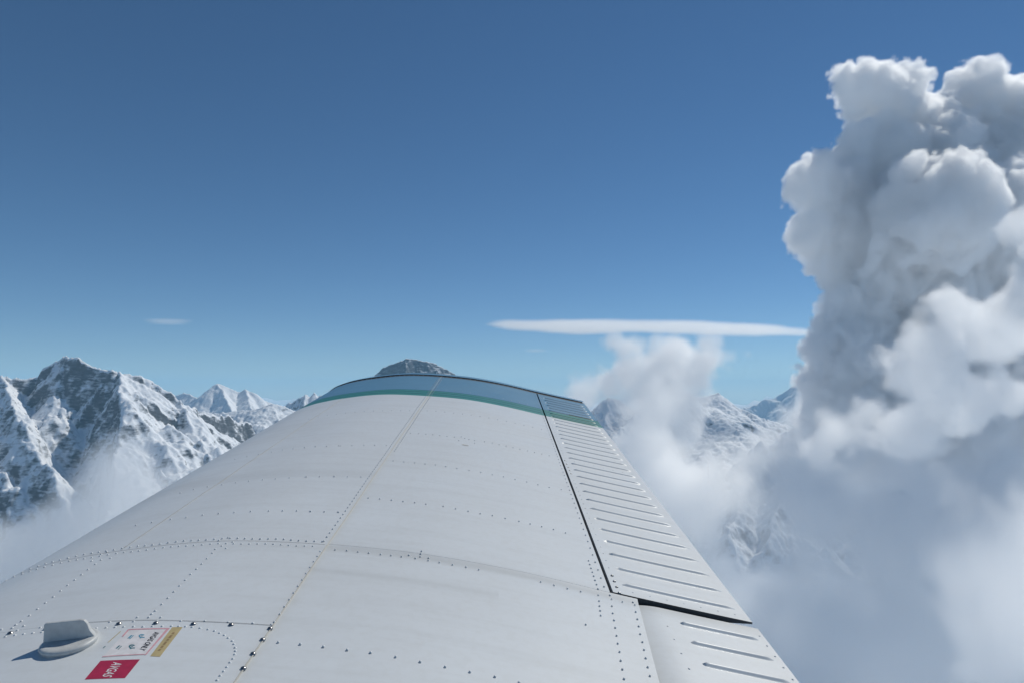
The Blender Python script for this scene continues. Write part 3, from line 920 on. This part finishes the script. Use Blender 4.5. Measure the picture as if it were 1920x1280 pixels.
def bead_mesh(xa, xb, d0, f, r, h, name, parent, mat):
    """A pressed stiffening ridge: round in section, tapering to both ends."""
    vs, fs, uv = [], [], []
    n, sec = 24, 11
    for q in range(n):
        t = q / (n - 1)
        x = xa + (xb - xa) * t
        w = min(1.0, math.sqrt(max(0.0, t * 24)) if t < 0.05 else 1.0, ((1 - t) * 14 + 0.02))
        for k in range(sec):
            u = 2 * k / (sec - 1) - 1
            dd = u * r * (0.45 + 0.55 * w)
            vs.append(W(x, float(f(x)) + 0.0003 - math.cos(u * math.pi / 2) ** 2 * h * w, d0 + dd)); uv.append((x, d0))
    for q in range(n - 1):
        for k in range(sec - 1):
            a = q * sec + k
            fs.append((a, a + sec, a + sec + 1, a + 1))
    fs += [tuple(range(sec)), tuple(range((n - 1) * sec, n * sec))[::-1]]
    return mesh_obj(name, vs, fs, mat, parent, smooth=True, uv=uv)


AIL_TE = 0.545
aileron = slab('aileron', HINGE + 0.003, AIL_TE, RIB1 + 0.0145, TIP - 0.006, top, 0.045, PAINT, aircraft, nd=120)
AD0 = RIB1 + 0.066
nb = 31
for q in range(nb):
    d = AD0 + q * (TIP - 0.16 - AD0) / (nb - 1)
    bead_mesh(HINGE + 0.030, AIL_TE - 0.018, d, top, 0.0078, 0.0052, 'stiffening_bead', aileron, PAINT)
RV, RF = [], []
for d in np.arange(RIB1 + 0.15, TIP - 0.05, 0.044): rivet(HINGE + 0.016, d, r=0.0020, h=0.0013, lift=0)
for x in np.linspace(HINGE + 0.05, AIL_TE - 0.03, 7): rivet(x, RIB1 + 0.036, r=0.0020, h=0.0013, lift=0)
for x in np.linspace(HINGE + 0.05, AIL_TE - 0.03, 7): rivet(x, AD0 + 12.5 * (TIP - 0.16 - AD0) / (nb - 1), r=0.0022, h=0.0015, lift=0)
r2 = mesh_obj('rivet_rows', RV, RF, WHITE, aileron, smooth=True); r2['kind'] = 'stuff'
for x, d in px_pts([(792, 316), (806, 350), (820, 384), (836, 419)], Z7, O7): screw(x, d, aileron, s=0.85, lift=0)
for x, d in px_pts([(1547, 690), (1556, 710), (1566, 730), (1574, 748), (1582, 766)], Z3, O3): screw(x, d, aileron, s=0.8, lift=0)


# --- flap, a little lower than the aileron, tucked under the shroud
def flap_top(x):
    x = np.asarray(x, float)
    nose = np.clip((0.345 - x) / 0.10, 0, 1.4)
    return top(np.minimum(x, 0.56)) + 0.007 + 0.022 * nose ** 2


FE = RIB1 + 0.004
flap = slab('flap', 0.235, 0.553, 0.45, FE, flap_top, 0.05, WHITE, aircraft, nx=30, nd=6)
fd0 = FE - 0.055
for q in range(11):
    d = fd0 - q * 0.077
    bead_mesh(0.372, 0.534, d, flap_top, 0.0080, 0.0052, 'stiffening_bead', flap, WHITE)
RV, RF = [], []
kw = dict(f=flap_top, lift=0, r=0.0023)
for x in np.linspace(0.345, 0.54, 8): rivet(x, FE - 0.013, **kw)
for q in range(14): rivet(0.340 + 0.0 * q, FE - 0.03 - 0.052 * q, **kw)
for q in range(18): rivet(0.543, FE - 0.035 - 0.040 * q, **kw)
r3 = mesh_obj('rivet_rows', RV, RF, WHITE, flap, smooth=True); r3['kind'] = 'stuff'

# --- wing tip fairing, rounding over beyond the joint
vs, fs, uv = [], [], []
tx = np.concatenate([np.linspace(-1.13, -0.9, 10), np.linspace(-0.86, AIL_TE, 36)])
rows = 12
for q in range(rows):
    u = q / (rows - 1)
    d = TIP + 0.004 + (TIPEND - TIP) * math.sin(u * math.pi / 2) if q else TIP + 0.004
    fallv = 0.11 * (1 - math.cos(u * math.pi / 2)) ** 1.25
    pull = 0.10 * u ** 2.2
    xx = tx * (1 - 0.04 * u) - pull * np.clip((tx - 0.25) / 0.3, 0, 1)
    yy = top(tx) + fallv - 0.006
    vs += list(W(xx, yy, np.full(len(tx), d))); uv += [(a, 4.4) for a in xx]
m = len(tx)
for q in range(rows - 1):
    for k in range(m - 1):
        a = q * m + k
        fs.append((a, a + m, a + m + 1, a + 1))
# underside of the fairing
o0 = len(vs)
vs += list(W(tx, np.minimum(top(tx) + 0.16, 0.80), np.full(m, TIP + 0.004))); uv += [(a, 4.4) for a in tx]
for k in range(m - 1):
    a = (rows - 1) * m + k
    fs.append((a, o0 + k, o0 + k + 1, a + 1))
fairing = mesh_obj('wing_tip_fairing', vs, fs, PAINT, aircraft, smooth=True, uv=uv)
strip('dark_joint', [(x, TIP - 0.018) for x in np.linspace(-1.1, AIL_TE - 0.01, 80)], 0.034, 0.0006, DARK, fairing)
jx = np.linspace(-1.13, AIL_TE - 0.01, 80)
jv = np.concatenate([W(jx, top(jx) + 0.004, np.full(80, TIP + 0.002)), W(jx, top(jx) - 0.0058, np.full(80, TIP + 0.002))])
mesh_obj('rubber_edge', jv, [(k, k + 1, 81 + k, 80 + k) for k in range(79)], DARK, fairing)

# --- fuel cap with its finger tab
cx, cdd = on_wing(131, 1210)
c, ex, ey, ez = frame(cx, cdd, lift=0.0015)
tilt = Matrix.Rotation(R(0), 3, 'X')
cap_par = bpy.data.objects.new('fuel_cap', None)
vs, fs = [], []
RC = 0.0385
rings = [(0.99, 0.0025), (1.03, 0.005), (1.0, 0.0075), (0.93, 0.0088), (0.8, 0.0092), (0.6, 0.0084), (0.3, 0.008)]
seg = 40
vs += [c + RC * 0.94 * (ex * math.cos(2 * math.pi * k / seg) + ey * math.sin(2 * math.pi * k / seg)) - ez * 0.002 for k in range(seg)]
for rr_, hh in rings:
    for k in range(seg):
        a = 2 * math.pi * k / seg
        vs.append(c + ex * RC * rr_ * math.cos(a) + ey * RC * rr_ * math.sin(a) + ez * hh)
for q in range(len(rings)):
    for k in range(seg):
        k2 = (k + 1) % seg
        fs.append((q * seg + k, q * seg + k2, (q + 1) * seg + k2, (q + 1) * seg + k))
fs.append(tuple(range(len(rings) * seg, (len(rings) + 1) * seg)))
fuel_cap = mesh_obj('fuel_cap', vs, fs, CAP, aircraft, smooth=True)
bpy.data.objects.remove(cap_par)
# the tab stands across the cap
ang = R(7)
tx_, ty_ = ex * math.cos(ang) + ey * math.sin(ang), -ex * math.sin(ang) + ey * math.cos(ang)
out = [(-0.037, 0.0), (-0.035, 0.014), (-0.0335, 0.0265), (-0.031, 0.0285), (0.018, 0.0275), (0.0235, 0.0262), (0.027, 0.021), (0.030, 0.010), (0.0345, 0.003), (0.036, 0.0)]
vs, fs = [], []
m = len(out)
for th in (-1, 1):
    for u, h in out:
        wdt = 0.0045 - 0.09 * h * (1 if th > 0 else 0.4)
        vs.append(c + tx_ * u + ty_ * (0.004 + th * max(0.0022, wdt)) + ez * (0.0085 + h))
fs = [tuple(range(m)), tuple(range(m, 2 * m))[::-1]] + [(k, k + 1, m + k + 1, m + k)[::-1] for k in range(m - 1)]
tab = mesh_obj('finger_tab', vs, fs, CAP, fuel_cap)
bv = tab.modifiers.new('edge', 'BEVEL'); bv.width = 0.0015; bv.segments = 2


# --- placards: flat printed film on the tank cover
def film(name, quad, mat, lift, parent, n=6):
    """quad: four wing stations in turn; a sheet of film laid on the skin between them."""
    q = np.array(quad)
    s, t = np.meshgrid(np.linspace(0, 1, n), np.linspace(0, 1, n), indexing='ij')
    p = (1 - s)[..., None] * ((1 - t)[..., None] * q[0] + t[..., None] * q[3]) + s[..., None] * ((1 - t)[..., None] * q[1] + t[..., None] * q[2])
    v = W(p[..., 0], top(p[..., 0]) + ripple(p[..., 0], p[..., 1]) - lift, p[..., 1]).reshape(-1, 3)
    fs = [(a * n + b, (a + 1) * n + b, (a + 1) * n + b + 1, a * n + b + 1) for a in range(n - 1) for b in range(n - 1)]
    return mesh_obj(name, v, fs, mat, parent)


def lettering(text, quad, mat, lift, parent, bold=0.012, name='lettering', narrow=1.0):
    """Text filling a quad: quad[0] bottom left of the first letter, then bottom right, top right, top left."""
    cu = bpy.data.curves.new(name, 'FONT')
    cu.body = text
    cu.offset = bold
    cu.resolution_u = 3
    tmp = bpy.data.objects.new('tmp', cu)
    COL.objects.link(tmp)
    bpy.context.view_layer.update()
    me = bpy.data.meshes.new_from_object(tmp.evaluated_get(bpy.context.evaluated_depsgraph_get()))
    COL.objects.unlink(tmp); bpy.data.objects.remove(tmp)
    co = np.array([v.co[:2] for v in me.vertices])
    lo, hi = co.min(0), co.max(0)
    st = (co - lo) / (hi - lo)
    q = np.array(quad)
    s, t = st[:, :1], st[:, 1:]
    p = (1 - s) * ((1 - t) * q[0] + t * q[3]) + s * ((1 - t) * q[1] + t * q[2])
    v = W(p[:, 0], top(p[:, 0]) + ripple(p[:, 0], p[:, 1]) - lift, p[:, 1])
    o = mesh_obj(name, v, [tuple(pl.vertices) for pl in me.polygons], mat, parent)
    bpy.data.meshes.remove(me)
    return o


Z1, O1 = 4.8, (0, 1100)


def q1(*pl): return px_pts(pl, Z1, O1)


red = film('placard', q1((762, 840), (1125, 825), (1260, 655), (905, 670)), RED, 0.0017, aircraft)
red['label'] = 'red fuel placard with white letters'
lettering('AVGAS', q1((1020, 682), (918, 812), (1000, 822), (1105, 688)), INK_WHITE, 0.0019, red)
white = film('placard', q1((918, 640), (1308, 612), (1520, 374), (1160, 384)), INK_WHITE, 0.0017, aircraft)
white['label'] = 'white fuel placard with a faded pink border'
film('border', q1((1300, 618), (1318, 612), (1530, 372), (1503, 374)), INK_PINK, 0.0019, white)
film('border', q1((1150, 393), (1510, 382), (1522, 372), (1160, 384)), INK_PINK, 0.0020, white)
film('border', q1((1095, 452), (1110, 452), (1168, 386), (1150, 388)), INK_PINK, 0.0021, white)
film('border', q1((918, 636), (1300, 612), (1306, 606), (925, 629)), INK_PINK, 0.0019, white)
lettering('AVGAS ONLY', q1((1390, 408), (1250, 572), (1300, 580), (1440, 410)), INK_BLACK, 0.0019, white, bold=0.02)
yel = film('placard', q1((1352, 625), (1440, 630), (1645, 362), (1550, 364)), INK_YELLOW, 0.0017, aircraft)
yel['label'] = 'yellowed narrow strip placard'
for k, (a, b) in enumerate(((0.12, 0.2), (0.24, 0.36), (0.40, 0.47), (0.51, 0.64), (0.68, 0.78), (0.82, 0.9))):
    def at(t, off): return (1585 + off - 175 * t, 385 + 215 * t)
    film('worn_print', q1(at(b, -10), at(b, 12), at(a, 12), at(a, -10)), INK_BROWN, 0.0019, yel, n=2)


def swirl(cx_, cy_, sx, sy, mat):
    """A round emblem: an open ring with a dot and short bars below it."""
    vs, fs = [], []
    n = 20
    for k in range(n):
        a = R(40) + R(285) * k / (n - 1)
        for rr_ in (0.62 - 0.15 * k / n, 1.0):
            vs.append((cx_ + sx * rr_ * math.cos(a), cy_ + sy * rr_ * math.sin(a)))
    for k in range(n - 1): fs.append((2 * k, 2 * k + 2, 2 * k + 3, 2 * k + 1))
    for bx_, by_ in ((-0.1, 0.0), (0.5, 0.75), (-0.5, 1.0)):
        o = len(vs)
        vs.extend([(cx_ + sx * (bx_ + u), cy_ + sy * (by_ + v)) for u, v in ((-0.2, -0.2), (0.3, -0.2), (0.3, 0.2), (-0.2, 0.2))])
        fs.append((o, o + 1, o + 2, o + 3))
    p = np.array(q1(*vs))
    mesh_obj('emblem', W(p[:, 0], top(p[:, 0]) + ripple(p[:, 0], p[:, 1]) - 0.0019, p[:, 1]), fs, mat, white)


swirl(1278, 445, 30, 17, INK_BLUE)
swirl(1190, 540, 32, 18, INK_TEAL)
for pts, mt in (([(1145, 468), (1165, 466), (1196, 436), (1178, 438)], INK_BLUE), ([(1160, 474), (1172, 472), (1208, 440), (1200, 440)], INK_BLUE), ([(1040, 558), (1052, 560), (1085, 532), (1070, 532)], INK_TEAL), ([(1058, 568), (1066, 568), (1100, 536), (1092, 536)], INK_TEAL), ([(925, 555), (935, 555), (953, 538), (945, 538)], INK_TEAL)):
    film('small_print', q1(*pts), mt, 0.0019, white, n=2)
film('scuff', q1((970, 505), (975, 507), (1090, 405), (1084, 404)), INK_YELLOW, 0.0021, white, n=4)
# a stray scratch on the outer skin
film('scratch', px_pts([(948, 598), (985, 604), (988, 602), (955, 595)], Z3, O3), SEAL, 0.0012, wing, n=2)['label'] = 'small chipped scratch in the paint'
